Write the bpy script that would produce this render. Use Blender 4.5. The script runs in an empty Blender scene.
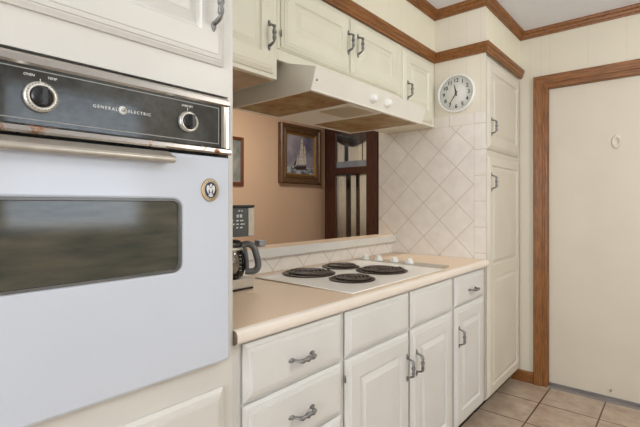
import bpy, bmesh, math, random
from mathutils import Vector, Matrix
random.seed(7)
PI = math.pi
S = bpy.context.scene
C = S.collection

# ------------------------------------------------------------------ materials
def newmat(name):
    m = bpy.data.materials.new(name); m.use_nodes = True
    nt = m.node_tree; b = nt.nodes['Principled BSDF']
    return m, nt, b
def srgb(r, g, b):
    f = lambda c: (c/255/12.92) if c/255 <= .04045 else ((c/255+.055)/1.055)**2.4
    return (f(r), f(g), f(b), 1)
def N(nt, t, **k):
    n = nt.nodes.new(t)
    for a, v in k.items(): setattr(n, a, v)
    return n
def math_node(nt, op, a, b=None):
    n = N(nt, 'ShaderNodeMath', operation=op)
    for i, v in enumerate((a, b)):
        if v is None: continue
        if isinstance(v, (int, float)): n.inputs[i].default_value = v
        else: nt.links.new(v, n.inputs[i])
    return n.outputs[0]
def mixc(nt, fac, c1, c2):
    n = N(nt, 'ShaderNodeMix', data_type='RGBA')
    if isinstance(fac, (int, float)): n.inputs[0].default_value = fac
    else: nt.links.new(fac, n.inputs[0])
    for i, c in ((6, c1), (7, c2)):
        if isinstance(c, tuple): n.inputs[i].default_value = c
        else: nt.links.new(c, n.inputs[i])
    return n.outputs[2]
def noise(nt, scale, detail=3, vec=None, rough=.5):
    n = N(nt, 'ShaderNodeTexNoise'); n.inputs['Scale'].default_value = scale
    n.inputs['Detail'].default_value = detail; n.inputs['Roughness'].default_value = rough
    if vec is None:
        tc = N(nt, 'ShaderNodeNewGeometry'); vec = tc.outputs['Position']
    nt.links.new(vec, n.inputs['Vector'])
    return n.outputs['Fac']
def ramp(nt, fac, lo, hi):
    n = N(nt, 'ShaderNodeMapRange'); n.inputs['From Min'].default_value = lo; n.inputs['From Max'].default_value = hi
    nt.links.new(fac, n.inputs['Value']); return n.outputs['Result']
def bump(nt, b, h, strength=.1, dist=.002):
    n = N(nt, 'ShaderNodeBump'); n.inputs['Strength'].default_value = strength; n.inputs['Distance'].default_value = dist
    nt.links.new(h, n.inputs['Height']); nt.links.new(n.outputs['Normal'], b.inputs['Normal'])
def simple(name, col, rough=.5, metal=0, var=.06, scale=6, bmp=0, spec=.5, coat=0):
    m, nt, b = newmat(name)
    f = noise(nt, scale)
    dark = tuple(c*(1-var*2) for c in col[:3]) + (1,); lite = tuple(min(1, c*(1+var)) for c in col[:3]) + (1,)
    nt.links.new(mixc(nt, ramp(nt, f, .3, .7), dark, lite), b.inputs['Base Color'])
    b.inputs['Roughness'].default_value = rough; b.inputs['Metallic'].default_value = metal
    b.inputs['Specular IOR Level'].default_value = spec
    b.inputs['Coat Weight'].default_value = coat
    if bmp: bump(nt, b, noise(nt, scale*20), bmp)
    return m
M = {}
M['cream'] = simple('cream_paint', srgb(233, 230, 211), .38, var=.02, scale=5, bmp=.04)
M['pantry_paint'] = simple('pantry_paint', srgb(218, 213, 200), .38, var=.02, scale=5, bmp=.04)
M['base_daylit'] = simple('base_cabinet_paint', srgb(221, 221, 218), .38, var=.02, scale=5, bmp=.04)  # same cream paint with cool daylight put into the colour
M['white_panel'] = simple('white_cabinet_side_paint', srgb(219, 217, 210), .4, var=.02)
M['enamel'] = simple('white_enamel', srgb(207, 214, 225), .16, var=.01, scale=3)
M['hood_white'] = simple('hood_white_enamel', srgb(233, 230, 220), .3, var=.02)
M['cook_white'] = simple('cooktop_enamel', srgb(240, 236, 228), .22, var=.01)
M['white_plastic'] = simple('white_plastic', srgb(243, 243, 238), .3, var=.01)
M['grey_plastic'] = simple('grey_plastic', srgb(150, 156, 168), .45)
M['silver'] = simple('silver_plastic', srgb(192, 184, 172), .35, metal=.2, var=.04, scale=40)
M['black_plastic'] = simple('black_plastic', srgb(30, 30, 32), .3, var=.1)
M['dark_grey'] = simple('dark_grey_plastic', srgb(74, 76, 79), .33, var=.08)
M['handle_grey'] = simple('grey_handle_plastic', srgb(96, 98, 100), .3)
M['black'] = simple('black_gap', srgb(14, 13, 12), .6)
M['brushed'] = simple('brushed_silver', srgb(192, 186, 175), .36, metal=.6, var=.05, scale=40)
M['iron'] = simple('pewter_iron', srgb(138, 138, 136), .42, metal=.65, var=.2, scale=90)
M['ceiling'] = simple('ceiling_paint', srgb(238, 240, 245), .85, var=.01, bmp=.1, scale=10)
M['peach'] = simple('peach_wall', srgb(212, 180, 150), .75, var=.02, scale=2)
M['off_white'] = simple('off_white_wall', srgb(222, 216, 204), .8, var=.02)
M['door_paint'] = simple('flat_door_paint', srgb(214, 206, 190), .5, var=.015, scale=4, bmp=.05)
M['gold'] = simple('gilt', srgb(176, 132, 70), .4, metal=.5, var=.15, scale=60)
M['tan_ring'] = simple('tan_ring', srgb(212, 196, 164), .4, var=.08, scale=200)
M['navy'] = simple('navy', srgb(48, 56, 84), .4, var=.1, scale=200)
M['offwhite_paint'] = simple('offwhite_print', srgb(226, 226, 226), .5)
M['white_ink'] = simple('white_print', srgb(232, 232, 226), .5, var=.02)
M['dim_ink'] = simple('dim_white_print', srgb(158, 160, 158), .5, var=.02)
M['black_ink'] = simple('black_print', srgb(40, 40, 42), .5)
M['coil'] = simple('burner_coil', srgb(84, 72, 64), .45, metal=.3, var=.2, scale=50)
M['drip'] = simple('stained_drip_bowl', srgb(66, 50, 41), .4, metal=.5, var=.3, scale=30)
M['reflect_cream'] = simple('cream_reflection', srgb(242, 234, 216), .8, var=.05)
M['slate'] = simple('dark_reflection', srgb(58, 60, 64), .3, var=.1)
M['gasket'] = simple('window_gasket', srgb(112, 112, 110), .3, metal=.6)
M['underside'] = simple('raw_cabinet_underside', srgb(196, 172, 144), .7, var=.12, scale=15)
M['threshold'] = simple('threshold_metal', srgb(150, 145, 142), .4, metal=.3)
M['edge'] = simple('front_lit_laminate', srgb(238, 228, 216), .3, var=.02)  # same laminate, paler because front light is put into its colour
M['cut_edge'] = simple('counter_cut_edge', srgb(176, 160, 142), .8, var=.3, scale=120)

def chrome(name, rust):
    m, nt, b = newmat(name)
    b.inputs['Metallic'].default_value = .95; b.inputs['Roughness'].default_value = .24
    col = srgb(180, 175, 168)
    if rust:
        f = noise(nt, 22, 4, rough=.6)
        f2 = ramp(nt, f, .56, .66)
        nt.links.new(mixc(nt, f2, col, srgb(136, 86, 44)), b.inputs['Base Color'])
        nt.links.new(ramp(nt, f2, -.3, 1.6), b.inputs['Roughness'])
        nt.links.new(math_node(nt, 'SUBTRACT', .95, math_node(nt, 'MULTIPLY', f2, .5)), b.inputs['Metallic'])
    else: b.inputs['Base Color'].default_value = col
    return m
M['chrome'] = chrome('chrome', False); M['rusty_chrome'] = chrome('rusty_chrome', True)

def wood(name, c1, c2, axis, rough=.4, scale=7):
    m, nt, b = newmat(name)
    g = N(nt, 'ShaderNodeNewGeometry'); mp = N(nt, 'ShaderNodeMapping')
    sc = [22, 22, 22]; sc[axis] = 1.6
    mp.inputs['Scale'].default_value = sc
    nt.links.new(g.outputs['Position'], mp.inputs['Vector'])
    f = noise(nt, scale*.8, 5, mp.outputs['Vector'], .65)
    nt.links.new(mixc(nt, ramp(nt, f, .32, .68), c1, c2), b.inputs['Base Color'])
    b.inputs['Roughness'].default_value = rough
    return m
M['oak_x'] = wood('stained_wood_x', srgb(96, 56, 20), srgb(160, 104, 50), 0)
M['oak_y'] = wood('stained_wood_y', srgb(96, 56, 20), srgb(160, 104, 50), 1)
M['oak_z'] = wood('stained_wood_z', srgb(96, 56, 20), srgb(160, 104, 50), 2)
M['mahog'] = wood('dark_cabinet_wood', srgb(50, 28, 21), srgb(88, 50, 37), 2, .35)
M['frame_wood'] = wood('picture_frame_wood', srgb(62, 42, 26), srgb(128, 94, 60), 2, .4)
M['frame_red'] = wood('thin_frame_wood', srgb(88, 46, 28), srgb(128, 74, 46), 2, .4)

def grid_lines(nt, u, v, w, hw, offu=0, offv=0):
    """1 on the lines of a square grid of pitch w (u, v sockets), half-width hw"""
    out = None
    for s, off in ((u, offu), (v, offv)):
        a = math_node(nt, 'DIVIDE', math_node(nt, 'SUBTRACT', s, off), w)
        fr = math_node(nt, 'FRACT', a)
        d = math_node(nt, 'MINIMUM', fr, math_node(nt, 'SUBTRACT', 1.0, fr))
        l = math_node(nt, 'LESS_THAN', d, hw/w)
        out = l if out is None else math_node(nt, 'MAXIMUM', out, l)
    return out
def cell_value(nt, u, v, w, offu, offv):
    a = math_node(nt, 'FLOOR', math_node(nt, 'DIVIDE', math_node(nt, 'SUBTRACT', u, offu), w))
    b_ = math_node(nt, 'FLOOR', math_node(nt, 'DIVIDE', math_node(nt, 'SUBTRACT', v, offv), w))
    cb = N(nt, 'ShaderNodeCombineXYZ'); nt.links.new(a, cb.inputs[0]); nt.links.new(b_, cb.inputs[1])
    wn = N(nt, 'ShaderNodeTexWhiteNoise', noise_dimensions='3D'); nt.links.new(cb.outputs[0], wn.inputs['Vector'])
    return wn.outputs['Value']
def pos(nt):
    g = N(nt, 'ShaderNodeNewGeometry'); s = N(nt, 'ShaderNodeSeparateXYZ')
    nt.links.new(g.outputs['Position'], s.inputs[0]); return s.outputs
def floor_mat():
    m, nt, b = newmat('beige_floor_tile'); x, y, z = pos(nt)
    g = grid_lines(nt, x, y, .314, .0042, -.684, 2.609)
    cv = cell_value(nt, x, y, .314, -.684, 2.609)
    f = noise(nt, 9, 5, rough=.65)
    f2 = noise(nt, 38, 4, rough=.7)
    base = mixc(nt, ramp(nt, f, .35, .68), srgb(166, 146, 128), srgb(202, 184, 165))
    base = mixc(nt, math_node(nt, 'MULTIPLY', ramp(nt, f2, .55, .75), .35), base, srgb(150, 128, 110))
    base = mixc(nt, math_node(nt, 'MULTIPLY', cv, .22), base, srgb(178, 152, 130))
    nt.links.new(mixc(nt, g, base, srgb(88, 66, 52)), b.inputs['Base Color'])
    b.inputs['Roughness'].default_value = .34
    bump(nt, b, math_node(nt, 'SUBTRACT', math_node(nt, 'MULTIPLY', f2, .15), g), .5, .003)
    return m
M['floor'] = floor_mat()
def diag_tile(name, axis, o_u, o_z, border):
    """6 inch tile laid on the diagonal; axis = 0 (wall along x) or 1 (along y)"""
    m, nt, b = newmat(name); p = pos(nt); u = p[axis]; z = p[2]
    a = math_node(nt, 'SUBTRACT', u, o_u); c = math_node(nt, 'SUBTRACT', z, o_z)
    r1 = math_node(nt, 'MULTIPLY', math_node(nt, 'ADD', a, c), .70711)
    r2 = math_node(nt, 'MULTIPLY', math_node(nt, 'SUBTRACT', a, c), .70711)
    g = grid_lines(nt, r1, r2, .1524, .0021)
    cv = cell_value(nt, r1, r2, .1524, 0, 0)
    if border:
        inb = math_node(nt, 'MAXIMUM', math_node(nt, 'GREATER_THAN', u, -.942), math_node(nt, 'GREATER_THAN', z, 1.716))
        gb = grid_lines(nt, u, z, .1524, .0019, -.942, 1.716-.1524*2)
        edge = math_node(nt, 'LESS_THAN', math_node(nt, 'ABSOLUTE', math_node(nt, 'SUBTRACT', u, -.942)), .002)
        mx = N(nt, 'ShaderNodeMix', data_type='FLOAT')
        nt.links.new(inb, mx.inputs[0]); nt.links.new(g, mx.inputs[2]); nt.links.new(gb, mx.inputs[3])
        g = mx.outputs[0]
    f = noise(nt, 16, 4, rough=.6)
    base = mixc(nt, ramp(nt, f, .35, .7), srgb(238, 232, 224), srgb(247, 243, 236))
    base = mixc(nt, math_node(nt, 'MULTIPLY', cv, .25), base, srgb(230, 221, 210))
    nt.links.new(mixc(nt, g, base, srgb(212, 201, 187)), b.inputs['Base Color'])
    b.inputs['Roughness'].default_value = .3
    bump(nt, b, math_node(nt, 'SUBTRACT', math_node(nt, 'MULTIPLY', f, .2), g), .55, .003)
    return m
M['tile_x'] = diag_tile('diagonal_tile_side', 0, -1.160, 1.358, True)
M['tile_y'] = diag_tile('diagonal_tile_splash', 1, 1.420, .925, False)
def panelling(name, axis, offs, period, col):
    """painted sheet panelling with narrow vertical grooves at random-plank spacing"""
    m, nt, b = newmat(name); p = pos(nt); u = p[axis]
    ln = None
    for o in offs:
        fr = math_node(nt, 'FRACT', math_node(nt, 'DIVIDE', math_node(nt, 'SUBTRACT', u, o), period))
        d = math_node(nt, 'MINIMUM', fr, math_node(nt, 'SUBTRACT', 1.0, fr))
        l = math_node(nt, 'LESS_THAN', d, .0026/period)
        ln = l if ln is None else math_node(nt, 'MAXIMUM', ln, l)
    f = noise(nt, 3)
    base = mixc(nt, ramp(nt, f, .3, .7), tuple(c*.97 for c in col[:3])+(1,), col)
    nt.links.new(mixc(nt, math_node(nt, 'MULTIPLY', ln, .10), base, srgb(160, 146, 124)), b.inputs['Base Color'])
    b.inputs['Roughness'].default_value = .5
    bump(nt, b, math_node(nt, 'SUBTRACT', 1.0, ln), .3, .002)
    return m
WALLC = srgb(222, 215, 197)
M['wall_x'] = panelling('cream_panelling_x', 0, (-.813, -.743, -.687, -.467, -.262), .62, WALLC)
M['wall_y'] = panelling('cream_panelling_y', 1, (.05, .13, .33), .41, srgb(242, 238, 216))
M['wall_s'] = panelling('cream_panelling_side', 0, (-1.10, -.99, -.905), .61, srgb(236, 229, 212))

def counter_mat():
    m, nt, b = newmat('beige_laminate')
    f = noise(nt, 260, 2); f2 = noise(nt, 5)
    base = mixc(nt, ramp(nt, f, .35, .65), srgb(226, 200, 171), srgb(234, 210, 182))
    nt.links.new(mixc(nt, math_node(nt, 'MULTIPLY', f2, .2), base, srgb(218, 190, 160)), b.inputs['Base Color'])
    b.inputs['Roughness'].default_value = .3
    return m
M['counter'] = counter_mat()
def rust_panel():
    m, nt, b = newmat('rusty_hood_filter')
    x, y, z = pos(nt)
    f = noise(nt, 11, 6, rough=.7)
    base = mixc(nt, ramp(nt, f, .35, .66), srgb(142, 96, 46), srgb(178, 160, 118))
    f2 = noise(nt, 60, 3)
    base = mixc(nt, ramp(nt, f2, .5, .8), base, srgb(150, 138, 104))
    nt.links.new(base, b.inputs['Base Color']); b.inputs['Roughness'].default_value = .5
    b.inputs['Metallic'].default_value = .25
    bump(nt, b, f2, .4, .002)
    return m
M['rust'] = rust_panel()
def panel_glass():
    m, nt, b = newmat('black_control_glass')
    f = noise(nt, 16, 5, rough=.7)
    nt.links.new(mixc(nt, ramp(nt, f, .42, .75), srgb(38, 39, 38), srgb(74, 78, 78)), b.inputs['Base Color'])
    b.inputs['Roughness'].default_value = .06
    b.inputs['Specular IOR Level'].default_value = .55
    return m
M['panel_glass'] = panel_glass()
def oven_glass():
    m, nt, b = newmat('smoked_oven_glass')
    g = N(nt, 'ShaderNodeNewGeometry'); mp = N(nt, 'ShaderNodeMapping'); mp.inputs['Scale'].default_value = (1, 1.5, 9)
    nt.links.new(g.outputs['Position'], mp.inputs['Vector'])
    f = noise(nt, 4, 5, mp.outputs['Vector'], .6)
    nt.links.new(mixc(nt, ramp(nt, f, .35, .7), srgb(44, 48, 42), srgb(84, 80, 66)), b.inputs['Base Color'])
    b.inputs['Roughness'].default_value = .08; b.inputs['Specular IOR Level'].default_value = .7
    return m
M['oven_glass'] = oven_glass()
def glass(name, col=(1, 1, 1, 1), rough=.0, t=.75):
    m, nt, b = newmat(name)
    tr = N(nt, 'ShaderNodeBsdfTransparent'); tr.inputs[0].default_value = col
    gl = N(nt, 'ShaderNodeBsdfGlossy'); gl.inputs['Roughness'].default_value = rough
    lw = N(nt, 'ShaderNodeFresnel'); lw.inputs[0].default_value = 1.5
    mx = N(nt, 'ShaderNodeMixShader')
    nt.links.new(lw.outputs[0], mx.inputs[0]); nt.links.new(tr.outputs[0], mx.inputs[1]); nt.links.new(gl.outputs[0], mx.inputs[2])
    nt.links.new(mx.outputs[0], nt.nodes['Material Output'].inputs[0])
    return m
M['glass'] = glass('clear_glass'); M['smoke_glass'] = glass('carafe_glass', (.55, .5, .45, 1), .02)
def painting_sea():
    m, nt, b = newmat('seascape_paint'); x, y, z = pos(nt)
    g = N(nt, 'ShaderNodeNewGeometry'); mp = N(nt, 'ShaderNodeMapping'); mp.inputs['Scale'].default_value = (1, 3, 10)
    nt.links.new(g.outputs['Position'], mp.inputs['Vector'])
    f = noise(nt, 3, 5, None, .6); w = noise(nt, 4, 5, mp.outputs['Vector'], .6)
    sky = mixc(nt, ramp(nt, f, .35, .65), srgb(96, 92, 112), srgb(172, 164, 170))
    sea = mixc(nt, ramp(nt, w, .4, .62), srgb(70, 82, 96), srgb(190, 192, 192))
    nt.links.new(mixc(nt, math_node(nt, 'LESS_THAN', z, 1.70), sky, sea), b.inputs['Base Color'])
    b.inputs['Roughness'].default_value = .5
    return m
M['sea'] = painting_sea()
M['sail'] = simple('sail_paint', srgb(214, 206, 192), .6, var=.1, scale=30)
M['hull'] = simple('hull_paint', srgb(62, 46, 40), .6)
def print_mat():
    m, nt, b = newmat('faded_print')
    f = noise(nt, 6, 4)
    nt.links.new(mixc(nt, ramp(nt, f, .35, .65), srgb(104, 112, 110), srgb(158, 156, 148)), b.inputs['Base Color'])
    b.inputs['Roughness'].default_value = .3
    return m
M['print'] = print_mat()

# ------------------------------------------------------------------ geometry
class MB:
    def __init__(s): s.v = []; s.f = []; s.sm = []
    def add(s, vs, fs, smooth=False):
        o = len(s.v); s.v += [tuple(p) for p in vs]
        for f in fs: s.f.append([i+o for i in f]); s.sm.append(smooth)
        return s
    def box(s, x0, x1, y0, y1, z0, z1):
        vs = [(x, y, z) for x in (x0, x1) for y in (y0, y1) for z in (z0, z1)]
        return s.add(vs, [(0, 1, 3, 2), (4, 6, 7, 5), (0, 4, 5, 1), (2, 3, 7, 6), (0, 2, 6, 4), (1, 5, 7, 3)])
    def rings(s, rings, cap0=True, cap1=True, smooth=True, close=False):
        n = len(rings[0]); vs = [p for r in rings for p in r]; fs = []
        m = len(rings)
        for k in range(m if close else m-1):
            a = k*n; b = ((k+1) % m)*n
            for i in range(n): fs.append((a+i, a+(i+1) % n, b+(i+1) % n, b+i))
        s.add(vs, fs, smooth)
        if cap0 and not close: s.add(rings[0][::-1], [tuple(range(n))])
        if cap1 and not close: s.add(rings[-1], [tuple(range(n))])
        return s
    def lathe(s, c, prof, axis='z', n=32, sx=1, sy=1, cap=True):
        """prof = [(radius, height)] about axis through c"""
        R = []
        for r, h in prof:
            ring = []
            for i in range(n):
                a = 2*PI*i/n; p, q = r*math.cos(a)*sx, r*math.sin(a)*sy
                if axis == 'z': ring.append((c[0]+p, c[1]+q, c[2]+h))
                elif axis == 'x': ring.append((c[0]+h, c[1]+p, c[2]+q))
                else: ring.append((c[0]+p, c[1]-h, c[2]+q))     # axis 'y' points to -y
            R.append(ring)
        return s.rings(R, cap, cap)
    def tube(s, pts, rad, n=10, close=False, twist=None, sq=1):
        pts = [Vector(p) for p in pts]; R = []; up = None
        for k, p in enumerate(pts):
            if close: t = (pts[(k+1) % len(pts)]-pts[k-1])
            else: t = pts[min(k+1, len(pts)-1)]-pts[max(k-1, 0)]
            t.normalize()
            if up is None:
                up = Vector((0, 0, 1)) if abs(t.z) < .9 else Vector((1, 0, 0))
            a = (up-t*up.dot(t)).normalized(); up = a; b = t.cross(a)
            r = rad[k] if isinstance(rad, (list, tuple)) else rad
            ring = []
            for i in range(n):
                th = 2*PI*i/n
                rr = r*(1+.26*math.cos(2*th-twist[k])) if twist else r
                ring.append(tuple(p+a*math.cos(th)*rr+b*math.sin(th)*rr*sq))
            R.append(ring)
        return s.rings(R, not close, not close, True, close)
    def sweep(s, path, prof, z0=0):
        """mitred moulding: path of (x, y); prof of (out, z), out on the right-hand side"""
        P = [Vector(p) for p in path]; R = []
        for k in range(len(P)):
            d0 = (P[k]-P[k-1]).normalized() if k else None
            d1 = (P[k+1]-P[k]).normalized() if k < len(P)-1 else None
            n0 = Vector((d0.y, -d0.x)) if d0 else None; n1 = Vector((d1.y, -d1.x)) if d1 else None
            if n0 is None: m = n1
            elif n1 is None: m = n0
            else: m = (n0+n1)/(1+n0.dot(n1))
            R.append([(P[k].x+m.x*o, P[k].y+m.y*o, z0+z) for o, z in prof])
        return s.rings(R, True, True, False)
    def poly_x(s, pts, x0, x1):
        """prism of a (y, z) outline between x0 and x1"""
        return s.rings([[(x0, y, z) for y, z in pts], [(x1, y, z) for y, z in pts]], smooth=False)
    def poly_y(s, pts, y0, y1):
        return s.rings([[(x, y0, z) for x, z in pts], [(x, y1, z) for x, z in pts]], smooth=False)
    def door(s, X, y0, y1, z0, z1, panels=None, t=.016, m=.055, flat=False, top=None):
        """routed door facing +x, its face at X; panels = [(y0, y1, z0, z1)] raised panels"""
        def rect(i, d, a=(y0, y1, z0, z1)):
            return [(X+d, a[0]+i, a[2]+i), (X+d, a[1]-i, a[2]+i), (X+d, a[1]-i, a[3]-i), (X+d, a[0]+i, a[3]-i)]
        prof = [(0, -t), (0, -.0115), (.003, -.0100), (.009, -.0062), (.0115, -.0062), (.0125, -.0036), (.019, -.0022), (.0215, -.0022), (.0225, -.0004), (.026, 0)]
        s.rings([rect(i, d) for i, d in prof], True, flat, smooth=False)
        if flat: return s
        if panels is None: panels = [(y0+m, y1-m, z0+m, z1-m)]
        fy0, fy1, fz0, fz1 = y0+.026, y1-.026, z0+.026, z1-.026
        q = lambda a, b, c, d: s.add([(X, a, c), (X, b, c), (X, b, d), (X, a, d)], [(0, 1, 2, 3)])
        py0, py1 = panels[0][0], panels[0][1]
        q(fy0, py0, fz0, fz1); q(py1, fy1, fz0, fz1)
        zs = [fz0]+[v for p in sorted(panels, key=lambda p: p[2]) for v in (p[2], p[3])]+[fz1]
        for k in range(0, len(zs), 2): q(py0, py1, zs[k], zs[k+1])
        for p in panels:
            pr = [(0, 0), (.003, -.0055), (.007, -.0085), (.011, -.0085), (.030, -.0012), (.033, .0004)]
            s.rings([rect(i, d, p) for i, d in pr], False, True, smooth=False)
        return s
    def build(s, name, mat, parent=None, bevel=0, seg=2):
        off = Vector((0, 0, 0)); p = parent
        while p is not None: off += p.location; p = p.parent
        bm = bmesh.new()
        vs = [bm.verts.new(Vector(v)-off) for v in s.v]
        for f, sm in zip(s.f, s.sm):
            try: fc = bm.faces.new([vs[i] for i in f]); fc.smooth = sm
            except ValueError: pass
        bmesh.ops.remove_doubles(bm, verts=bm.verts, dist=1e-6)
        bmesh.ops.recalc_face_normals(bm, faces=bm.faces)
        if bevel:
            ed = [e for e in bm.edges if len(e.link_faces) == 2 and e.calc_face_angle(0) > .6]
            r = bmesh.ops.bevel(bm, geom=ed, offset=bevel, segments=seg, profile=.5, affect='EDGES', clamp_overlap=True)
            if seg > 1:
                for f in r['faces']: f.smooth = True
        me = bpy.data.meshes.new(name); bm.to_mesh(me); bm.free()
        o = bpy.data.objects.new(name, me); C.objects.link(o)
        me.materials.append(mat)
        if parent is not None: o.parent = parent
        return o
def thing(name, loc, label, cat, group=None):
    o = bpy.data.objects.new(name, None); o.empty_display_size = .05; C.objects.link(o)
    o.location = loc; o['label'] = label; o['category'] = cat
    if group: o['group'] = group
    return o
def tag(o, label, cat, group=None):
    o['label'] = label; o['category'] = cat
    if group: o['group'] = group
    return o
def struct(o): o['kind'] = 'structure'; return o
def text_mesh(mb, body, size, origin, face='x', spacing=1.0, shear=0, depth=.0004, off=0):
    cu = bpy.data.curves.new('t', 'FONT'); cu.body = body; cu.size = size; cu.align_x = 'CENTER'; cu.align_y = 'CENTER'
    cu.space_character = spacing; cu.shear = shear; cu.extrude = depth; cu.resolution_u = 3; cu.offset = off
    o = bpy.data.objects.new('t', cu); C.objects.link(o)
    dg = bpy.context.evaluated_depsgraph_get(); dg.update()
    me = bpy.data.meshes.new_from_object(o.evaluated_get(dg))
    ox, oy, oz = origin
    if face == 'x': vs = [(ox+v.co.z, oy+v.co.x, oz+v.co.y) for v in me.vertices]
    else: vs = [(ox+v.co.x, oy-v.co.z, oz+v.co.y) for v in me.vertices]
    mb.add(vs, [tuple(p.vertices) for p in me.polygons])
    bpy.data.objects.remove(o); bpy.data.curves.remove(cu); bpy.data.meshes.remove(me)
    return mb
def handle(X, y, z, parent, vertical=True, L=.080, out=.029):
    """twisted pewter bow pull with leaf ends on a face at X"""
    mb = MB(); n = 27; pts = []; tw = []; rad = []
    h = L/2
    for k in range(n):
        t = k/(n-1)*2-1
        a = abs(t)
        o = out*(1-max(0, (a-.62)/.38)**2.2)
        pts.append((o, t*h)); tw.append(t*11); rad.append(.0046+.0026*(1-a))
    conv = (lambda o, q: (X+o, y, z+q)) if vertical else (lambda o, q: (X+o, y+q, z))
    mb.tube([conv(o, q) for o, q in pts], rad, 10, twist=tw)
    for s_ in (-1, 1):                              # leaf shaped mounting ends
        R = []
        for k in range(9):
            u = k/8; w = .0062*math.sin(PI*min(1, .08+u*.95))**.8+.0006; q = s_*(h-.006+.024*u)
            ring = []
            for i in range(10):
                th = 2*PI*i/10; a_, b_ = math.cos(th)*w, max(-.0005, math.sin(th)*w*.75)
                ring.append((X+.0007+b_, y+a_, z+q) if vertical else (X+.0007+b_, y+q, z+a_))
            R.append(ring)
        mb.rings(R)
    return mb.build('handle', M['iron'], parent)

# ------------------------------------------------------------------ room shell
CZ = 2.443            # ceiling height
FX = -.884            # base cabinet face frame
DX = -.865            # base door faces
UX = -1.193           # upper cabinet face frame
UD = -1.176           # upper door faces
BX = -1.50            # pass-through wall, kitchen side
CY = 2.52             # clock / tile wall
FY = 3.22             # far wall
DWX = -3.5; DFY = 4.95
st = lambda mb, name, mat: struct(mb.build(name, mat))
st(MB().box(-3.7, 2.0, -2.0, 5.1, -.08, 0), 'floor', M['floor'])
st(MB().box(-3.7, 2.0, -2.0, 5.1, CZ, CZ+.08), 'ceiling', M['ceiling'])
# far wall with the door opening
dx0, dx1, dz = -.700, .130, 2.028
st(MB().box(-1.5, dx0, FY, FY+.11, 0, CZ).box(dx1, 2.0, FY, FY+.11, 0, CZ).box(dx0, dx1, FY, FY+.11, dz, CZ), 'wall_far', M['wall_x'])
# pass-through wall: low wall, header, solid ends
st(MB().box(-1.6, BX, -2, .74, 0, CZ).box(-1.6, -1.548, .74, CY, 1.845, CZ).box(-1.6, BX, CY+.014, FY+.11, 0, CZ), 'wall_left', M['peach'])
st(MB().box(-1.6, BX, .74, CY, 0, .996), 'wall_splash', M['tile_y'])
st(MB().box(-1.605, -.876, CY, CY+.013, .90, 1.782), 'wall_tile', M['tile_x'])
st(MB().box(-1.605, -.876, CY+.003, CY+.013, 1.782, CZ).box(-1.605, -1.50, CY+.003, CY+.013, 0, .90), 'wall_clock', M['wall_s'])
# soffit above the upper cabinets, the oven tower and the pantry
st(MB().box(-1.545, UX, .692, CY+.003, 2.13, CZ).box(-1.5, -.876, -2, .692, 2.13, CZ).box(-1.5, -.876, CY+.013, FY, 2.13, CZ), 'wall_soffit', M['wall_y'])
# unseen right and near walls
wy0, wy1, wz0, wz1 = .85, 1.85, 1.05, 2.12
st(MB().box(1.9, 2.0, -2, wy0, 0, CZ).box(1.9, 2.0, wy1, FY, 0, CZ).box(1.9, 2.0, wy0, wy1, 0, wz0).box(1.9, 2.0, wy0, wy1, wz1, CZ), 'wall_right', M['off_white'])
nx0, nx1 = -.78, .48
st(MB().box(-3.7, nx0, -2.0, -1.9, 0, CZ).box(nx1, 2.0, -2.0, -1.9, 0, CZ).box(nx0, nx1, -2.0, -1.9, 0, .85).box(nx0, nx1, -2.0, -1.9, 2.15, CZ), 'wall_near', M['off_white'])
st(MB().box(nx0-.07, nx0, -1.9, -1.88, .78, 2.22).box(nx1, nx1+.07, -1.9, -1.88, .78, 2.22).box(nx0, nx1, -1.9, -1.88, 2.15, 2.22).box(nx0, nx1, -1.9, -1.87, .78, .85).box(-.17, -.13, -1.94, -1.92, .85, 2.15), 'added_window', M['off_white'])  # added window frame around the near fill light, out of view
# dining room
st(MB().box(DWX-.1, DWX, -1.9, DFY, 0, CZ), 'wall_dining', M['peach'])
st(MB().box(DWX-.1, 2.0, DFY, DFY+.1, 0, CZ), 'wall_dining_end', M['peach'])
# window with blinds on the right wall (seen only as a reflection in the oven)
w1 = struct(MB().box(1.88, 1.90, wy0-.07, wy0, wz0-.07, wz1+.07).box(1.88, 1.90, wy1, wy1+.07, wz0-.07, wz1+.07)
            .box(1.88, 1.90, wy0, wy1, wz1, wz1+.07).box(1.87, 1.90, wy0, wy1, wz0-.07, wz0)
            .box(1.94, 1.96, wy0, wy1, 1.57, 1.61).build('window_1', M['off_white']))
bl = MB()
for k in range(24):
    zz = wz0+.03+k*.0437
    bl.add([(1.925, wy0+.01, zz+.012), (1.925, wy1-.01, zz+.012), (1.958, wy1-.01, zz-.012), (1.958, wy0+.01, zz-.012)], [(0, 1, 2, 3)])
bl.build('blind', M['white_plastic'], w1)

# door and casing
st(MB().box(dx0+.004, dx1-.004, FY+.018, FY+.058, .030, dz-.004), 'door_1', M['door_paint'])
d1 = bpy.data.objects['door_1']
hk = MB().lathe((-.318, FY+.018, 1.632), [(.025, .001), (.025, .005), (.021, .009), (.016, .009), (.013, .004), (.0, .004)], 'y', 28, 1, 1.75)
hk.build('oval_plate', M['door_paint'], d1)
MB().lathe((-.346, FY+.018, .071), [(.006, .0), (.006, .02), (.003, .022)], 'y', 12).build('stop_bumper', M['threshold'], d1)
st(MB().box(dx0, dx1, FY-.012, FY+.11, 0, .013).box(dx0, dx1, FY+.03, FY+.05, .013, .026), 'trim_1', M['threshold'])
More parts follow.
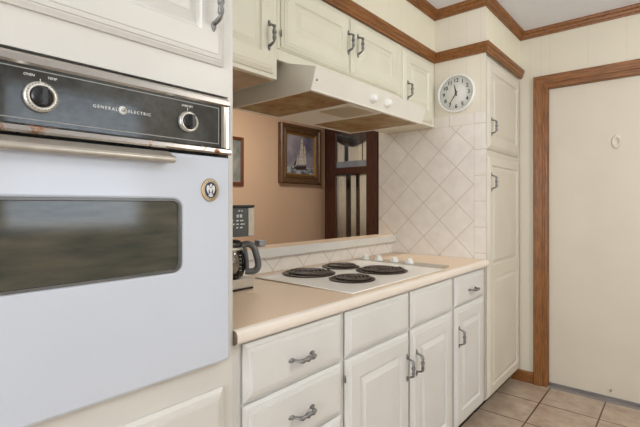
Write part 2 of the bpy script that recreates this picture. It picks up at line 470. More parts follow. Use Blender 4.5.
# casing: three boards with an inner bead
def casing():
    a, b = .087, .0
    mb = MB()
    prof = [(0, 0), (0, .020), (.005, .024), (.055, .020), (.058, .014), (.070, .013), (.074, .017), (.084, .015), (.087, .010), (.087, 0)]
    # left jamb board: out in -x from the opening
    def jamb(sign, xe):
        R = []
        for zz, mit in ((.0, 0), (dz, 1)):
            R.append([(xe-sign*(a-o), FY-t, zz+(a-o if mit else 0)) for o, t in prof])
        mb.rings(R, smooth=False)
    jamb(1, dx0)
    return mb
cs = casing(); st(cs, 'trim_2', M['oak_z'])
prof = [(0, 0), (0, .020), (.005, .024), (.055, .020), (.058, .014), (.070, .013), (.074, .017), (.084, .015), (.087, .010), (.087, 0)]
R = []
for xe, s_ in ((dx0, -1), (dx1, 1)):
    R.append([(xe+s_*(.087-o), FY-t, dz+.087-o) for o, t in prof])
st(MB().rings(R, smooth=False), 'trim_3', M['oak_x'])
R = [[(dx1+(.087-o), FY-t, zz+(.087-o if k else 0)) for o, t in prof] for k, zz in enumerate((0., dz))]
st(MB().rings(R, smooth=False), 'trim_4', M['oak_z'])
# jamb linings
st(MB().box(dx0-.001, dx0+.003, FY-.008, FY+.11, 0.013, dz).box(dx1-.003, dx1+.001, FY-.008, FY+.11, 0.013, dz).box(dx0+.003, dx1-.003, FY-.008, FY+.11, dz-.003, dz+.001), 'trim_5', M['oak_z'])
st(MB().sweep([(FX-.05, FY), (dx0-.088, FY)], [(0, 0), (.014, 0), (.014, .062), (.008, .074), (0, .076)]), 'baseboard_far', M['oak_x'])
# crown mouldings: at the ceiling and under the soffit
path = [(-.876, -1.9), (-.876, .692), (UX, .692), (UX, CY), (-.876, CY), (-.876, FY-.0)]
crown = [(0, 0), (.010, 0), (.012, .008), (.020, .012), (.024, .026), (.034, .032), (.038, .044), (.038, .050), (0, .050)]
low = [(0, 0), (.012, 0), (.014, .010), (.019, .014), (.021, .030), (.026, .036), (.028, .050), (.026, .058), (0, .058)]
st(MB().sweep(path+[(1.9, FY)], crown, CZ-.050), 'trim_6', M['oak_y'])
st(MB().sweep([(-.876, -1.9), (-.876, .692), (UX, .692), (UX, CY), (-.876, CY), (-.876, FY)], low, 2.124), 'trim_7', M['oak_y'])
# ledge on the low wall
st(MB().box(-1.625, -1.4795, .742, CY-.001, .9965, 1.032), 'trim_8', M['counter'])
st(MB().box(-1.479, -1.466, .742, CY-.001, .992, 1.033), 'trim_9', M['white_panel'])

# ------------------------------------------------------------------ cabinets
def carcass(root, y0, y1, z0, z1, xf, xb=-1.497, name='carcass', mat='cream', toe=False):
    MB().box(xb, xf, y0, y1, z0, z1).build(name, M[mat], root, .0015, 1)
    if toe: MB().box(xb, xf-.06, y0+.001, y1-.001, 0, z0).build('toe_kick', M['black'], root)
def add_door(root, X, y0, y1, z0, z1, hy=None, hz=None, vert=True, panels=None, flat=False, name='door', m=.075):
    mat = M['base_daylit'] if root.name.startswith('base') else M['pantry_paint'] if root.name.startswith('pantry') else M['white_panel'] if root is tower else M['cream']
    d = MB().door(X, y0, y1, z0, z1, panels, .0165, m, flat).build(name, mat, root)
    if hy is not None: handle(X, hy, hz, d, vert)
    return d
# oven tower
tower = thing('oven_cabinet', (-1.19, .31, 0), 'tall cream oven cabinet at the left framing the white wall oven', 'cabinet')
TX = -.868
MB().box(-1.497, TX, -.10, .682, .10, .8635).box(-1.497, TX, -.10, .682, 1.505, 2.122).box(-1.497, TX, .668, .682, .8635, 1.505).box(-1.497, TX, -.10, -.06, .8635, 1.505).build('carcass', M['white_panel'], tower)
MB().box(-1.497, TX-.06, -.10, .681, 0, .10).build('toe_kick', M['black'], tower)
add_door(tower, TX+.0172, .05, .650, 1.575, 2.09, .612, 1.705, m=.070)
add_door(tower, TX+.0172, -.05, .650, .13, .790, m=.070)
# drawer base
b1 = thing('base_cabinet', (-1.19, .93, 0), 'cream base cabinet of stacked drawers next to the wall oven', 'cabinet')
carcass(b1, .684, 1.153, .098, .879, FX, mat='base_daylit', toe=True)
for z0, z1 in ((.7155, .871), (.541, .7075), (.328, .5325), (.112, .320)):
    d = MB().door(DX, .722, 1.142, z0, z1, None, .0165, flat=True).build('drawer', M['base_daylit'], b1)
    handle(DX, .937, (z0+z1)/2-.008 if z0 > .6 else (z0+z1)/2-.004, d, False)
# cooktop base
b2 = thing('base_cabinet', (-1.19, 1.60, 0), 'wide cream base cabinet with two doors below the electric cooktop', 'cabinet')
carcass(b2, 1.154, 2.052, .098, .879, FX, mat='base_daylit', toe=True)
for y0, y1 in ((1.165, 1.604), (1.620, 2.036)):
    MB().door(DX, y0, y1, .7165, .871, None, .0165, flat=True).build('false_drawer', M['base_daylit'], b2)
dA = add_door(b2, DX, 1.165, 1.604, .104, .7075, 1.573, .567)
dB = add_door(b2, DX, 1.620, 2.036, .104, .7075, 1.655, .566)
for z in (.19, .645): MB().lathe((DX-.008, 1.1615, z), [(.003, -.012), (.003, .012)], 'z', 10).build('hinge', M['iron'], dA)
# narrow base
b3 = thing('base_cabinet', (-1.19, 2.28, 0), 'narrow cream base cabinet with one drawer over one door beside the pantry', 'cabinet')
carcass(b3, 2.053, 2.517, .098, .879, FX, mat='base_daylit', toe=True)
d = MB().door(DX, 2.075, 2.477, .7205, .869, None, .0165, flat=True).build('drawer', M['base_daylit'], b3); handle(DX, 2.285, .786, d, False)
add_door(b3, DX, 2.075, 2.477, .104, .7125, 2.108, .568)
# pantry
pn = thing('pantry_cabinet', (-1.19, 2.87, 0), 'tall cream pantry cabinet against the far wall by the door', 'cabinet')
MB().box(-1.497, FX, 2.5345, 3.217, .09, 2.122).build('carcass', M['pantry_paint'], pn, .0015, 1)
MB().box(-1.497, FX-.06, 2.5345, 3.217, 0, .09).build('toe_kick', M['black'], pn)
add_door(pn, DX, 2.548, 3.168, 1.567, 2.098, 2.592, 1.70, m=.070)
add_door(pn, DX, 2.548, 3.168, .096, 1.533, 2.592, 1.372, panels=[(2.608, 3.108, .160, .800), (2.608, 3.108, .876, 1.473)])
# upper cabinets
u1 = thing('wall_cabinet', (-1.34, .92, 1.717), 'deep-hanging cream wall cabinet between the oven cabinet and the range hood', 'cabinet')
MB().box(-1.546, UX, .686, 1.150, 1.7185, 2.122).build('carcass', M['cream'], u1, .0015, 1)
MB().box(-1.545, UX-.02, .694, 1.140, 1.7165, 1.7184).build('bottom_panel', M['underside'], u1)
add_door(u1, UD, .705, 1.125, 1.735, 2.108, 1.093, 1.868, m=.068)
u2 = thing('wall_cabinet', (-1.34, 1.62, 1.842), 'short two-door cream wall cabinet directly above the range hood', 'cabinet')
MB().box(-1.546, UX, 1.151, 2.101, 1.842, 2.122).box(UX-.022, UX-.003, 1.151, 2.101, 1.7990, 1.8415).build('carcass', M['cream'], u2, .0015, 1)
e1 = add_door(u2, UD, 1.168, 1.610, 1.848, 2.108, 1.588, 1.984, m=.066)
e2 = add_door(u2, UD, 1.622, 2.052, 1.848, 2.108, 1.664, 1.990, m=.066)
for z in (1.90, 2.06): MB().lathe((UD-.008, 1.1645, z), [(.003, -.012), (.003, .012)], 'z', 10).build('hinge', M['iron'], e1)
u3 = thing('wall_cabinet', (-1.34, 2.31, 1.722), 'small single-door cream wall cabinet beside the clock', 'cabinet')
MB().box(-1.546, UX, 2.102, 2.518, 1.722, 2.122).build('carcass', M['cream'], u3, .0015, 1)
add_door(u3, UD, 2.112, 2.478, 1.742, 2.108, 2.146, 1.878, m=.066)

# ------------------------------------------------------------------ countertop
nose = [(-1.498, .8805), (-.868, .8805), (-.860, .882), (-.855, .888), (-.8535, .898), (-.855, .908), (-.860, .915), (-.868, .918), (-1.498, .918)]
ct = thing('countertop', (-1.18, 1.6, .8805), 'long beige laminate countertop along the pass-through wall', 'countertop')
MB().box(-1.498, -.8741, .6865, 2.5165, .8805, .918).build('slab', M['counter'], ct)
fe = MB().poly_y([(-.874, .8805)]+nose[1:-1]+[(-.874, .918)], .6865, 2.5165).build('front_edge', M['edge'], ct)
fe['label'] = 'rounded front edge, paler with front light in its colour'
MB().poly_y([(x*1 + (.0007 if x > -.9 else 0), z) for x, z in nose if True], .6845, .6864).build('cut_edge', M['cut_edge'], ct)

# ------------------------------------------------------------------ cooktop
ck = thing('cooktop', (-1.15, 1.6, .918), 'white electric cooktop with four dark coil burners set in the countertop', 'cooktop')
cx0, cx1, cy0, cy1 = -1.418, -.892, 1.232, 1.985
MB().box(cx0, cx1, cy0, cy1, .9182, .9245).build('cooktop_surface', M['cook_white'], ck, .003, 2)
MB().poly_y([(-1.418, .9182), (-.915, .9182), (-.915, .9262), (-1.418, .9262)], 1.9865, 2.105).build('control_panel', M['brushed'], ck, .002, 1)
def burner(x, y, r):
    z = .9247
    tr = MB().lathe((x, y, z), [(r, 0), (r+.004, .003), (r-.003, .006), (r-.010, .004), (r-.022, .0015), (r*.2, .001), (0, .001)], 'z', 40, cap=False)
    dr = tr.build('drip_bowl', M['drip'], ck)
    pts = []; turns = 4.2 if r > .11 else 3.3; n = int(turns*30); r0, r1 = .022, r-.017
    for k in range(n):
        t = k/(n-1); a = 2*PI*turns*t; rr = r0+(r1-r0)*t
        pts.append((x+rr*math.cos(a), y+rr*math.sin(a), z+.0098))
    cl = MB().tube(pts, .0046, 8).build('coil', M['coil'], dr)
    MB().lathe((x, y, z+.004), [(.013, 0), (.013, .009), (.0, .0095)], 'z', 20, cap=False).build('medallion', M['drip'], dr)
burner(-1.298, 1.452, .118); burner(-1.315, 1.712, .092); burner(-1.088, 1.735, .118); burner(-1.058, 1.455, .094)
for x in (-1.385, -1.297, -1.195, -1.105):
    k = MB().lathe((x, 2.035, .9263), [(.024, 0), (.024, .006), (.020, .009), (.0175, .017), (.014, .021), (0, .022)], 'z', 24)
    k.box(x-.0045, x+.0045, 2.035-.019, 2.035+.019, .940, .9535)
    k.build('knob', M['white_plastic'], ck)

# ------------------------------------------------------------------ range hood
hd = thing('range_hood', (-1.27, 1.69, 1.66), 'white range hood with rusty underside beneath the short two-door cabinet', 'range hood')
hy0, hy1, hxf, hxb = 1.204, 2.099, -1.040, -1.540
zb, zl = 1.676, 1.752
HB = -1.064                                       # foot of the raked front lip
prof_h = [(HB, zb), (hxf, zl), (hxf-.003, zl+.002), (-1.262, 1.8155), (hxb, 1.828), (hxb, zb)]
MB().poly_y(prof_h, hy0, hy1).build('hood_body', M['hood_white'], hd)
rim = MB()
for a in ((hxb, hxb+.012, hy0, hy1), (HB-.016, HB, hy0, hy1), (hxb+.012, HB-.016, hy0, hy0+.012), (hxb+.012, HB-.016, hy1-.012, hy1)):
    rim.box(a[0], a[1], a[2], a[3], zb-.008, zb-.0002)
rim.build('bottom_rim', M['hood_white'], hd)
ya, yb = 1.475, 1.735
MB().box(hxb+.013, HB-.017, hy0+.013, ya, zb-.0045, zb-.0005).build('underside_panel', M['rust'], hd)
MB().box(hxb+.013, HB-.017, yb, hy1-.013, zb-.0045, zb-.0005).build('underside_panel', M['rust'], hd)
ce = MB().box(hxb+.013, HB-.017, ya+.001, yb-.001, zb-.007, zb-.0005).build('centre_panel', M['hood_white'], hd)
MB().box(HB-.22, HB-.04, ya+.035, yb-.035, zb-.0095, zb-.0072).build('light_lens', M['brushed'], ce)
lens = bpy.data.objects['light_lens']; lens.data.materials[0] = simple('hood_lens', srgb(196, 180, 156), .3)
lipx = HB+(hxf-HB)*(1.712-zb)/(zl-zb)
for y in (1.608, 1.728):
    MB().lathe((lipx-.001, y, 1.712), [(.022, -.003), (.022, .004), (.018, .008), (.0155, .018), (.012, .021), (0, .0215)], 'x', 24).build('knob', M['white_plastic'], hd)
MB().lathe((lipx-.001, 1.224, 1.708), [(.0045, -.003), (.0045, .003), (0, .0035)], 'x', 12).build('indicator', M['grey_plastic'], hd)

# ------------------------------------------------------------------ wall oven
ov = thing('wall_oven', (-1.1, .31, .86), 'white built-in wall oven with black glass control panel and smoked window', 'oven')
OX = -.842; oy0, oy1 = -.05, .654
MB().box(-1.45, TX+.0006, -.055, .664, .864, 1.496).build('oven_body', M['black'], ov)
# door: rounded slab with a window opening
def rrect(y0, y1, z0, z1, r, n=6):
    pts = []
    for cy, cz, a0 in ((y1-r, z1-r, 0), (y0+r, z1-r, 90), (y0+r, z0+r, 180), (y1-r, z0+r, 270)):
        for k in range(n+1):
            a = math.radians(a0+90*k/n); pts.append((cy+r*math.cos(a), cz+r*math.sin(a)))
    return pts
dz0, dz1 = .860, 1.3505
wy0_, wy1_, wz0_, wz1_ = .085, .522, 1.089, 1.250
def ring(x, r, i=0): return [(x, y, z) for y, z in rrect(oy0+i, oy1-i, dz0+i, dz1-i, r)]
def wring(x, i, r): return [(x, y, z) for y, z in rrect(wy0_+i, wy1_-i, wz0_+i, wz1_-i, r)]
dm = MB()
dm.rings([ring(TX+.001, .005), ring(OX-.006, .005), ring(OX-.002, .005, .0015), ring(OX, .005, .006), wring(OX, -.004, .024), wring(OX-.002, 0, .02), wring(OX-.012, .003, .018)], False, False, smooth=False)
door = dm.build('oven_door', M['enamel'], ov)
MB().rings([wring(OX-.010, .0005, .02), wring(OX+.0008, .0005, .02), wring(OX+.0008, .0055, .017), wring(OX-.006, .007, .016)], False, False, smooth=False).build('window_trim', M['gasket'], door)
MB().rings([wring(OX-.009, .004, .018), wring(OX-.0045, .004, .018)], smooth=False).build('window_glass', M['oven_glass'], door)
hp = [(OX+.0008, 1.308), (OX+.028, 1.306), (OX+.033, 1.309), (OX+.034, 1.314), (OX+.031, 1.319), (OX+.004, 1.332), (OX+.0008, 1.333)]
MB().poly_y([(x, z+.018) for x, z in hp], oy0+.05, .489).build('handle', M['brushed'], door, .0015, 2)
# control panel
pz0, pz1 = 1.357, 1.495
MB().poly_y([(TX+.001, pz1-.022), (OX-.004, pz1-.022), (OX+.001, pz1-.018), (OX-.001, pz1-.007), (OX-.008, pz1-.003), (OX-.012, pz1), (TX+.001, pz1)], oy0, oy1).build('top_trim', M['chrome'], ov)
MB().poly_y([(TX+.001, pz0), (OX+.002, pz0), (OX+.006, pz0+.004), (OX+.004, pz0+.012), (OX-.004, pz0+.016), (TX+.001, pz0+.016)], oy0, oy1).build('bottom_trim', M['rusty_chrome'], ov)
for y0, y1 in ((oy0, oy0+.025), (oy1-.025, oy1)):
    R = []
    for zz in (pz0+.0162, pz1-.0222):
        R.append([(TX+.001, y0, zz), (OX-.002, y0, zz), (OX+.002, y0+.005, zz), (OX-.003, y0+.009, zz), (OX-.003, y1-.009, zz), (OX+.002, y1-.005, zz), (OX-.002, y1, zz), (TX+.001, y1, zz)])
    MB().rings(R, smooth=False).build('side_trim', M['chrome'], ov)
GX = OX-.004
cp = MB().box(TX+.001, GX, oy0+.0255, oy1-.0255, pz0+.0165, pz1-.0225).build('control_panel', M['panel_glass'], ov)
ln = MB(); lx0, lx1 = GX+.0002, GX+.0006
ly0, ly1, lz0, lz1 = oy0+.032, .6235, 1.381, 1.466
ln.box(lx0, lx1, ly0, ly1, lz0, lz0+.0016).box(lx0, lx1, ly0, ly1, lz1, lz1+.0016).box(lx0, lx1, ly0, ly0+.0016, lz0, lz1).box(lx0, lx1, ly1-.0016, ly1, lz0, lz1)
ln.build('border_line', M['dim_ink'], cp)
tx = MB(); zt = 1.4235
def lettering(body, size, o, **k):
    text_mesh(MB_ := MB(), body, size, o, depth=.0007, **k); MB_.build('lettering', M['white_ink'], cp)
lettering('GENERAL', .0084, (lx0, .3605, zt-.0008), spacing=1.42)
lettering('ELECTRIC', .0084, (lx0, .4285, zt-.0004), spacing=1.38)
lettering('OVEN', .0062, (lx0, .234, 1.4575), shear=.2); lettering('TEMP', .0062, (lx0, .269, 1.4575), shear=.2)
lettering('OVEN SET', .0062, (lx0, .538, 1.4570), shear=.1)
for y in (.251, .539): MB().box(lx0, lx1, y-.0006, y+.0006, 1.4475, 1.4535).build('index_mark', M['white_ink'], cp)
em = MB().lathe((lx0, .394, zt), [(.0085, 0), (.0085, .0005), (.0, .0005)], 'x', 24, cap=False).build('emblem', M['white_ink'], cp)
e2_ = MB(); text_mesh(e2_, 'GE', .0095, (lx0+.0007, .394, zt), spacing=.78, shear=.35)
n_ = 24
e2_.rings([[(lx0+.0006, .394+r*math.cos(2*PI*i/n_), zt+r*math.sin(2*PI*i/n_)) for i in range(n_)] for r in (.0070, .0076)], False, False)
e2_.build('monogram', M['dark_grey'], em)
def dial(y, z, ro, ri, inner):
    k = MB().lathe((GX+.0006, y, z), [(ro, 0), (ro, .005), (ro*.96, .008), (ri*1.12, .0105), (ri, .008)], 'x', 36, cap=False).build('dial', M['chrome'], cp)
    k.data.materials[0] = M['dialring']
    t = MB()
    for j in range(28):
        if j % 7 == 0: continue
        a = PI/2+2*PI*j/28; rr = (ro+ri)/2+.001
        t.lathe((GX+.0098, y+rr*math.cos(a), z+rr*math.sin(a)), [(.0009, -.001), (.0009, .0006)], 'x', 6)
    t.build('dial_marks', M['black_ink'], k)
    g = MB().lathe((GX+.007, y, z), [(ri*.98, 0), (ri*.9, .006), (0, .0065)], 'x', 28, cap=False)
    w = ri*.30
    g.rings([[(GX+.012, y-w, z-ri*.86), (GX+.012, y+w, z-ri*.86), (GX+.012, y+w, z+ri*.86), (GX+.012, y-w, z+ri*.86)],
             [(GX+.026, y-w*.75, z-ri*.8), (GX+.026, y+w*.75, z-ri*.8), (GX+.026, y+w*.75, z+ri*.8), (GX+.026, y-w*.75, z+ri*.8)]], smooth=False)
    g.build('knob', M['black_plastic'], k)
M['dialring'] = simple('satin_dial', srgb(206, 202, 192), .3, metal=.6, var=.08, scale=120)
dial(.251, 1.4215, .0265, .0175, 0); dial(.539, 1.4215, .0235, .0165, 0)
# oval emblem magnet
mg = thing('magnet', (OX+.0004, .595, 1.271), 'oval gold-rimmed eagle seal magnet stuck on the white oven door', 'magnet')
el = lambda r, x0, x1, k: MB().lathe((OX+x0, .595, 1.271), [(r, 0), (r, x1-x0), (0, x1-x0)], 'x', 36, 1, 1.13, cap=False)
el(.0235, .0004, .0030, 0).build('rim', M['gold'], mg)
el(.0226, .0031, .0036, 0).build('band', M['tan_ring'], mg)
el(.0164, .0037, .0042, 0).build('field', M['navy'], mg)
eg = MB(); ex = OX+.0043
P_ = lambda pts: eg.poly_x([(.595+y*.00115, 1.271+z*.00115) for y, z in pts], ex, ex+.0005)
for s_ in (1, -1):
    P_([(s_*1.5, 3), (s_*4, 8), (s_*7, 10), (s_*9.5, 7), (s_*10, 1), (s_*8, -5), (s_*5, -8), (s_*5.5, -2), (s_*4, 2)])
    P_([(s_*1, -5), (s_*2, -11), (s_*6, -13), (s_*4, -8)])
P_([(-2.2, 9), (-1, 12), (2, 12.5), (3.4, 10), (2, 9), (2, 6), (-2, 6)]); P_([(-3, 4.5), (3, 4.5), (3, -2), (0, -6), (-3, -2)])
P_([(-2, -6.5), (2, -6.5), (4, -13), (0, -14.5), (-4, -13)])
eg.build('eagle', M['offwhite_paint'], mg)
let = MB()
for j in range(26):
    a = 2*PI*j/26; let.box(OX+.0037, OX+.0040, .595+.0195*math.cos(a)-.0009, .595+.0195*math.cos(a)+.0009, 1.271+.0211*math.sin(a)-.0011, 1.271+.0211*math.sin(a)+.0011)
let.build('rim_marks', M['frame_wood'], mg)

# ------------------------------------------------------------------ wall clock
cc = (-1.047, CY+.003, 1.911)
ckk = thing('wall_clock', cc, 'round white wall clock with black numerals above the tiles', 'clock')
r = .116
MB().lathe(cc, [(r*.97, .0005), (r, .006), (r, .020), (r*.985, .028), (r*.93, .031), (r*.90, .027), (r*.895, .016)], 'y', 56, cap=False).build('case', M['white_plastic'], ckk)
MB().lathe(cc, [(r*.90, .0135), (r*.90, .015), (0, .015)], 'y', 56, cap=False).build('face', M['white_ink'], ckk)
for h in range(1, 13):
    a = PI/2-2*PI*h/12
    text_mesh(MB_ := MB(), str(h), .032, (cc[0]+.078*math.cos(a), cc[1]-.0155, cc[2]+.078*math.sin(a)), 'y', off=.0006)
    MB_.build('numeral', M['black_ink'], ckk)
def hand(ang, L, w, dep, mat, name, tail=.015):
    a = math.radians(90-ang); u = Vector((math.cos(a), math.sin(a))); n = Vector((-u.y, u.x))
    c2 = Vector((cc[0], cc[2]))
    pts = [c2-u*tail+n*w*.7, c2+u*L*.2+n*w, c2+u*L+n*w*.35, c2+u*L-n*w*.35, c2+u*L*.2-n*w, c2-u*tail-n*w*.7]
    MB().poly_y([(p.x, p.y) for p in pts], cc[1]-dep, cc[1]-dep-.001).build(name, M[mat], ckk)
hand(349, .056, .0042, .0175, 'black_ink', 'hour_hand'); hand(215, .074, .0028, .0190, 'black_ink', 'minute_hand'); hand(140, .07, .0007, .0205, 'tan_ring', 'second_hand')
MB().lathe((cc[0], cc[1]-.0156, cc[2]), [(.005, 0), (.005, .007), (0, .0075)], 'y', 16).build('hub', M['black_ink'], ckk)

# ------------------------------------------------------------------ coffee maker
cm = thing('coffee_maker', (-1.34, .98, .918), 'black and silver drip coffee maker on the counter beside the oven', 'coffee maker')
ky0, ky1, kxf, kxb = .895, 1.083, -1.250, -1.465
MB().box(kxb, kxf, ky0, ky1, .9185, .925).build('foot', M['black_plastic'], cm, .002, 1)
MB().box(kxb, kxf+.001, ky0, ky1, .9252, .961).build('base', M['silver'], cm, .004, 2)
MB().lathe((-1.318, .990, .9612), [(.062, 0), (.062, .003), (0, .0032)], 'z', 32).build('warming_plate', M['black_plastic'], cm)
MB().box(kxb, -1.392, ky0, ky1, .9612, 1.118).build('column', M['black_plastic'], cm, .003, 2)
hdm = MB().box(kxb, kxf, ky0, ky1, 1.118, 1.226).build('head', M['dark_grey'], cm, .003, 2)
MB().box(kxb-.003, kxf+.003, ky0-.003, ky1+.003, 1.2262, 1.2365).build('lid', M['black_plastic'], cm, .003, 2)
MB().box(kxb+.03, kxf+.0012, ky1-.027, ky1+.0012, 1.120, 1.2245).build('side_strip', M['brushed'], hdm)
bt = MB(); bx0, bx1 = kxf+.0003, kxf+.0012
for zz, items in ((1.212, [(1.005, .010), (1.020, .008)]), (1.196, [(.998, .010), (1.012, .013)]), (1.190, [(.998, .010), (1.012, .013)]), (1.176, [(.996, .013), (1.014, .016)]), (1.163, [(.996, .013), (1.016, .013), (1.030, .007)]), (1.150, [(.996, .011), (1.014, .013)])):
    for y, w in items:
        for q in range(int(w/.0032)):
            bt.box(bx0, bx1, y-.012+q*.0032+.014, y-.012+q*.0032+.0162, zz, zz+.0036+.001*((q*7) % 3))
            bt.box(bx0, bx1, y-.060+q*.0032+.014, y-.060+q*.0032+.0162, zz, zz+.0036+.001*((q*5) % 3))
bt.build('control_lettering', M['white_ink'], hdm)
# carafe stands on the warming plate: a thing of its own
q0 = (-1.306, 1.000, .9647)
cf = thing('carafe', q0, 'glass coffee carafe with black handle standing in the coffee maker', 'carafe')
MB().lathe(q0, [(.050, 0), (.060, .006), (.068, .035), (.067, .070), (.058, .100), (.050, .116)], 'z', 40, cap=False).build('jug', M['smoke_glass'], cf)
MB().lathe(q0, [(.053, .112), (.056, .118), (.056, .130), (.046, .138), (0, .140)], 'z', 40, cap=False).build('lid', M['black_plastic'], cf)
MB().lathe(q0, [(.0595, .104), (.0605, .108), (.0595, .113), (.054, .114)], 'z', 40, cap=False).build('collar', M['brushed'], cf)
mk = MB()
for j in range(5):
    a = math.radians(5); z = .03+j*.014
    mk.box(q0[0]+.0670*math.cos(a), q0[0]+.0682*math.cos(a), q0[1]+.004, q0[1]+.014, q0[2]+z, q0[2]+z+.002)
mk.build('level_marks', M['dim_ink'], cf)
ah = math.radians(48)
hp_ = [(.054, .118), (.078, .124), (.098, .112), (.109, .082), (.116, .044), (.106, .024), (.086, .020), (.068, .022)]
def cat(pts, n=5):
    out = []
    for i in range(len(pts)-1):
        p = [Vector(pts[max(0, min(len(pts)-1, i+k))]) for k in (-1, 0, 1, 2)]
        for j in range(n):
            t = j/n; out.append(.5*((2*p[1])+(p[2]-p[0])*t+(2*p[0]-5*p[1]+4*p[2]-p[3])*t*t+(3*p[1]-p[0]-3*p[2]+p[3])*t**3))
    out.append(Vector(pts[-1])); return out
MB().tube([(q0[0]+p[0]*math.cos(ah), q0[1]+p[0]*math.sin(ah), q0[2]+p[1]) for p in cat(hp_)], .0125, 12).tube([(q0[0]+p[0]*math.cos(ah), q0[1]+p[0]*math.sin(ah), q0[2]+p[1]) for p in cat([(.066, .108), (.071, .08), (.074, .05), (.074, .024)])], .008, 12).build('handle', M['handle_grey'], cf)
# little grey box on the ledge
gb = thing('small_box', (-1.60, 1.425, 1.032), 'tiny blue-grey box on the ledge behind the coffee maker', 'box')
MB().box(-1.618, -1.580, 1.405, 1.445, 1.0325, 1.062).build('body', M['grey_plastic'], gb, .003, 2)

# ------------------------------------------------------------------ dining room pictures
def picture(name, y0, y1, z0, z1, fw, dep, fm, label, art, lin=None):
    root = thing(name, (DWX, (y0+y1)/2, z0), label, 'picture')
    def rc(i, x): return [(DWX+x, y0+i, z0+i), (DWX+x, y1-i, z0+i), (DWX+x, y1-i, z1-i), (DWX+x, y0+i, z1-i)]
    MB().rings([rc(0, .001), rc(0, dep*.8), rc(fw*.12, dep), rc(fw*.35, dep), rc(fw*.45, dep*.75), rc(fw*.62, dep*.7), rc(fw*.75, dep*.85), rc(fw*.9, dep*.7), rc(fw, dep*.5), rc(fw, dep*.3)], False, False, smooth=False).build('frame', M[fm], root)
    if lin: MB().rings([rc(fw-.001, dep*.3), rc(fw-.001, dep*.62), rc(fw+.018, dep*.45), rc(fw+.018, dep*.3)], False, False, smooth=False).build('gilt_liner', M['gold'], root)
    cv = MB().rings([rc(fw*.8, dep*.2), rc(fw*.8, dep*.38)], smooth=False).build('canvas', M[art], root)
    return root, cv
pr, cv = picture('ship_painting', 3.39, 4.09, 1.487, 2.175, .10, .06, 'frame_wood', 'framed oil painting of a white sailing ship on the peach wall', 'sea', True)
sx_ = DWX+.06*.38+.0004
sl = MB(); SY, SZ = 3.745, 1.69
for pts in ([(-.05, .02), (.06, .03), (.05, .11), (-.03, .10)], [(-.03, .105), (.05, .115), (.042, .19), (-.012, .18)], [(-.01, .185), (.042, .195), (.036, .26), (0, .25)], [(.002, .255), (.036, .265), (.028, .31), (.01, .30)],
            [(.065, .03), (.10, .04), (.085, .14), (.058, .14)], [(.058, .145), (.085, .15), (.074, .23), (.052, .23)], [(-.06, .02), (-.13, .0), (-.04, .14)], [(-.10, -.005), (-.15, -.02), (-.06, .10)]):
    sl.poly_x([(SY+y, SZ+z*1.1) for y, z in pts], sx_, sx_+.001)
sl.build('sails', M['sail'], cv)
MB().poly_x([(SY-.12, SZ-.005), (SY+.09, SZ+.02), (SY+.10, SZ-.005), (SY+.07, SZ-.03), (SY-.08, SZ-.04)], sx_, sx_+.001).build('hull', M['hull'], cv)
picture('framed_print', 2.38, 2.88, 1.437, 1.935, .035, .025, 'frame_red', 'thin-framed faded print on the peach wall, half hidden by the oven', 'print')

# ------------------------------------------------------------------ display cabinet in the dining room
hx0, hx1, hyf, hyb = -3.44, -2.645, 4.15, 4.62
hc = thing('display_cabinet', (-3.04, 4.4, 0), 'tall dark wood cabinet with reflections modelled behind its glass door beyond the pass-through', 'cabinet')
w = MB().box(hx0, hx0+.02, hyf+.02, hyb, .0, 2.3).box(hx1-.02, hx1, hyf+.02, hyb, 0, 2.3).box(hx0+.02, hx1-.02, hyf+.02, hyb, 2.26, 2.3).box(hx0+.02, hx1-.02, hyf+.02, hyb, 0, .3)
w.build('cabinet_body', M['mahog'], hc)
MB().box(hx0, hx0+.048, hyf+.002, hyf+.0195, 0, 2.3).box(hx0+.048, hx1, hyf+.002, hyf+.0195, 0, .28).box(hx0+.048, hx1, hyf+.002, hyf+.0195, 2.22, 2.3).build('face_frame', M['mahog'], hc)
MB().box(hx0+.021, hx1-.021, hyb-.02, hyb-.001, .3, 2.26).build('back_panel', M['mahog'], hc)
gd = MB(); dx_0, dx_1 = -3.386, hx1-.003
sl_, sr_ = -3.253, -2.797
for a in ((dx_0, sl_, .30, 2.21), (sr_, dx_1, .30, 2.21), (sl_, sr_, 1.610, 1.688), (sl_, sr_, 2.11, 2.21), (sl_, sr_, .30, .42)):
    gd.box(a[0], a[1], hyf-.022, hyf+.001, a[2], a[3])
gdo = gd.build('glass_door', M['mahog'], hc, .002, 1)
for z0, z1 in ((.421, 1.609), (1.689, 2.109)):
    MB().box(sl_+.0005, sr_-.0005, hyf-.012, hyf-.008, z0, z1).build('pane', M['glass'], gdo)
for z in (1.62, .6): MB().lathe((dx_0-.002, hyf-.012, z), [(.006, -.04), (.006, .04)], 'z', 10).build('hinge', M['gold'], gdo)
def wavy_sheet(x0, x1, zt, zb, amp, waves, sag=0, y=hyf+.035, zc=None):  # sheets shaped to stand for reflections in the cabinet glass
    n = 60; fr = []; 
    for yy in (-.001, .001):
        rows = []
        for zi in range(7):
            t = zi/6; row = []
            for k in range(n+1):
                u = k/n; x = x0+(x1-x0)*u
                lo = zb-sag*4*u*(1-u)
                row.append((x, y+yy+amp*math.sin(u*waves*2*PI+.6*math.sin(3*t))*(.6+.4*t), zt+(lo-zt)*t))
            rows.append(row)
        fr.append(rows)
    mb = MB(); 
    for rows in fr:
        vs = [p for r in rows for p in r]; m = n+1
        mb.add(vs, [(a*m+b_, a*m+b_+1, (a+1)*m+b_+1, (a+1)*m+b_) for a in range(6) for b_ in range(n)], True)
    return mb
for x0, x1, wv in ((sl_-.02, -3.135, 3), (-3.06, -2.985, 2), (-2.93, sr_+.02, 4)):
    wavy_sheet(x0, x1, 1.60, .43, .011, wv).build('lower_reflection', M['reflect_cream'], gdo)
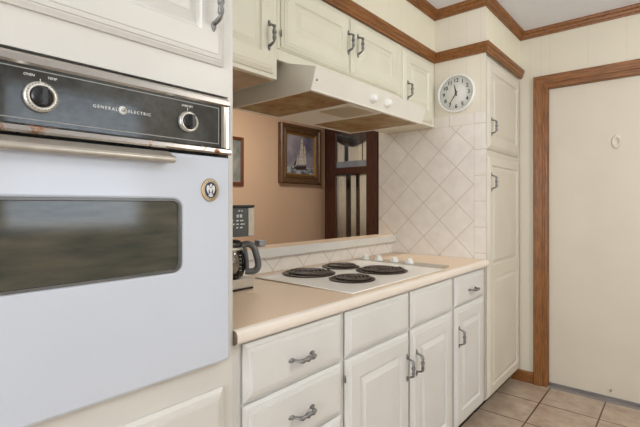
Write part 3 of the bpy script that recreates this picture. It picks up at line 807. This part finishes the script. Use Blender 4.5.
for x0, x1, wv in ((sl_-.02, -3.16, 3), (-3.10, -2.90, 5), (-2.885, sr_+.02, 3)):
    wavy_sheet(x0, x1, 2.10, 1.70, .010, wv).build('upper_reflection', M['reflect_cream'], gdo)
wavy_sheet(sl_-.02, sr_+.02, 2.15, 2.03, .008, 3, .09, hyf+.014).build('swag_reflection', M['slate'], gdo)  # dark sheet standing for a reflection across the upper pane
MB().box(sl_-.01, sr_+.01, hyf+.010, hyf+.016, 1.692, 1.765).build('lower_band', M['grey_plastic'], gdo)

# ------------------------------------------------------------------ camera and light
VX, HY, F = 683., 205., 428.
cam = bpy.data.cameras.new('camera'); co = bpy.data.objects.new('camera', cam); C.objects.link(co)
co.location = (0, 0, 1.236); co.rotation_euler = (PI/2, 0, math.atan((VX-320)/F))
cam.sensor_width = 36; cam.lens = F/640*36; cam.shift_y = (HY-213.5)/640; cam.clip_start = .02
S.camera = co
def area(name, loc, target, sx, sy, power, col):
    l = bpy.data.lights.new(name, 'AREA'); l.shape = 'RECTANGLE'; l.size = sx; l.size_y = sy; l.energy = power; l.color = col
    o = bpy.data.objects.new(name, l); C.objects.link(o); o.location = loc
    o.rotation_euler = (Vector(target)-Vector(loc)).to_track_quat('-Z', 'Y').to_euler()
    return o
area('ceiling_lamp', (1.0, 2.0, 2.40), (.7, 2.0, 0), .6, 1.3, 11, (1, .975, .92))
area('window_daylight', (2.03, 1.35, 1.585), (0, 1.2, 1.5), .98, 1.05, 16, (.76, .86, 1))
area('near_fill', (-.15, -1.95, 1.5), (-.3, 1, 1.8), 1.2, 1.2, 42, (.95, .97, 1))  # added fill for the tile wall and others facing the near end
pl = bpy.data.lights.new('added_ceiling_fill', 'POINT'); pl.energy = 16; pl.shadow_soft_size = .15; pl.color = (1, .975, .92)  # added point light to brighten the ceiling, no known fixture
po = bpy.data.objects.new('added_ceiling_fill', pl); C.objects.link(po); po.location = (.95, 1.9, 2.2)
area('dining_lamp', (-2.45, 2.45, 2.38), (-2.6, 2.9, 0), .5, .5, 17, (1, .95, .86))
wd = bpy.data.worlds.new('sky'); S.world = wd; wd.use_nodes = True
wd.node_tree.nodes['Background'].inputs[0].default_value = (.72, .84, 1, 1); wd.node_tree.nodes['Background'].inputs[1].default_value = .8
S.view_settings.view_transform = 'Standard'; S.view_settings.look = 'None'
S.view_settings.exposure = .35; S.view_settings.gamma = 1; S.view_settings.use_curve_mapping = False
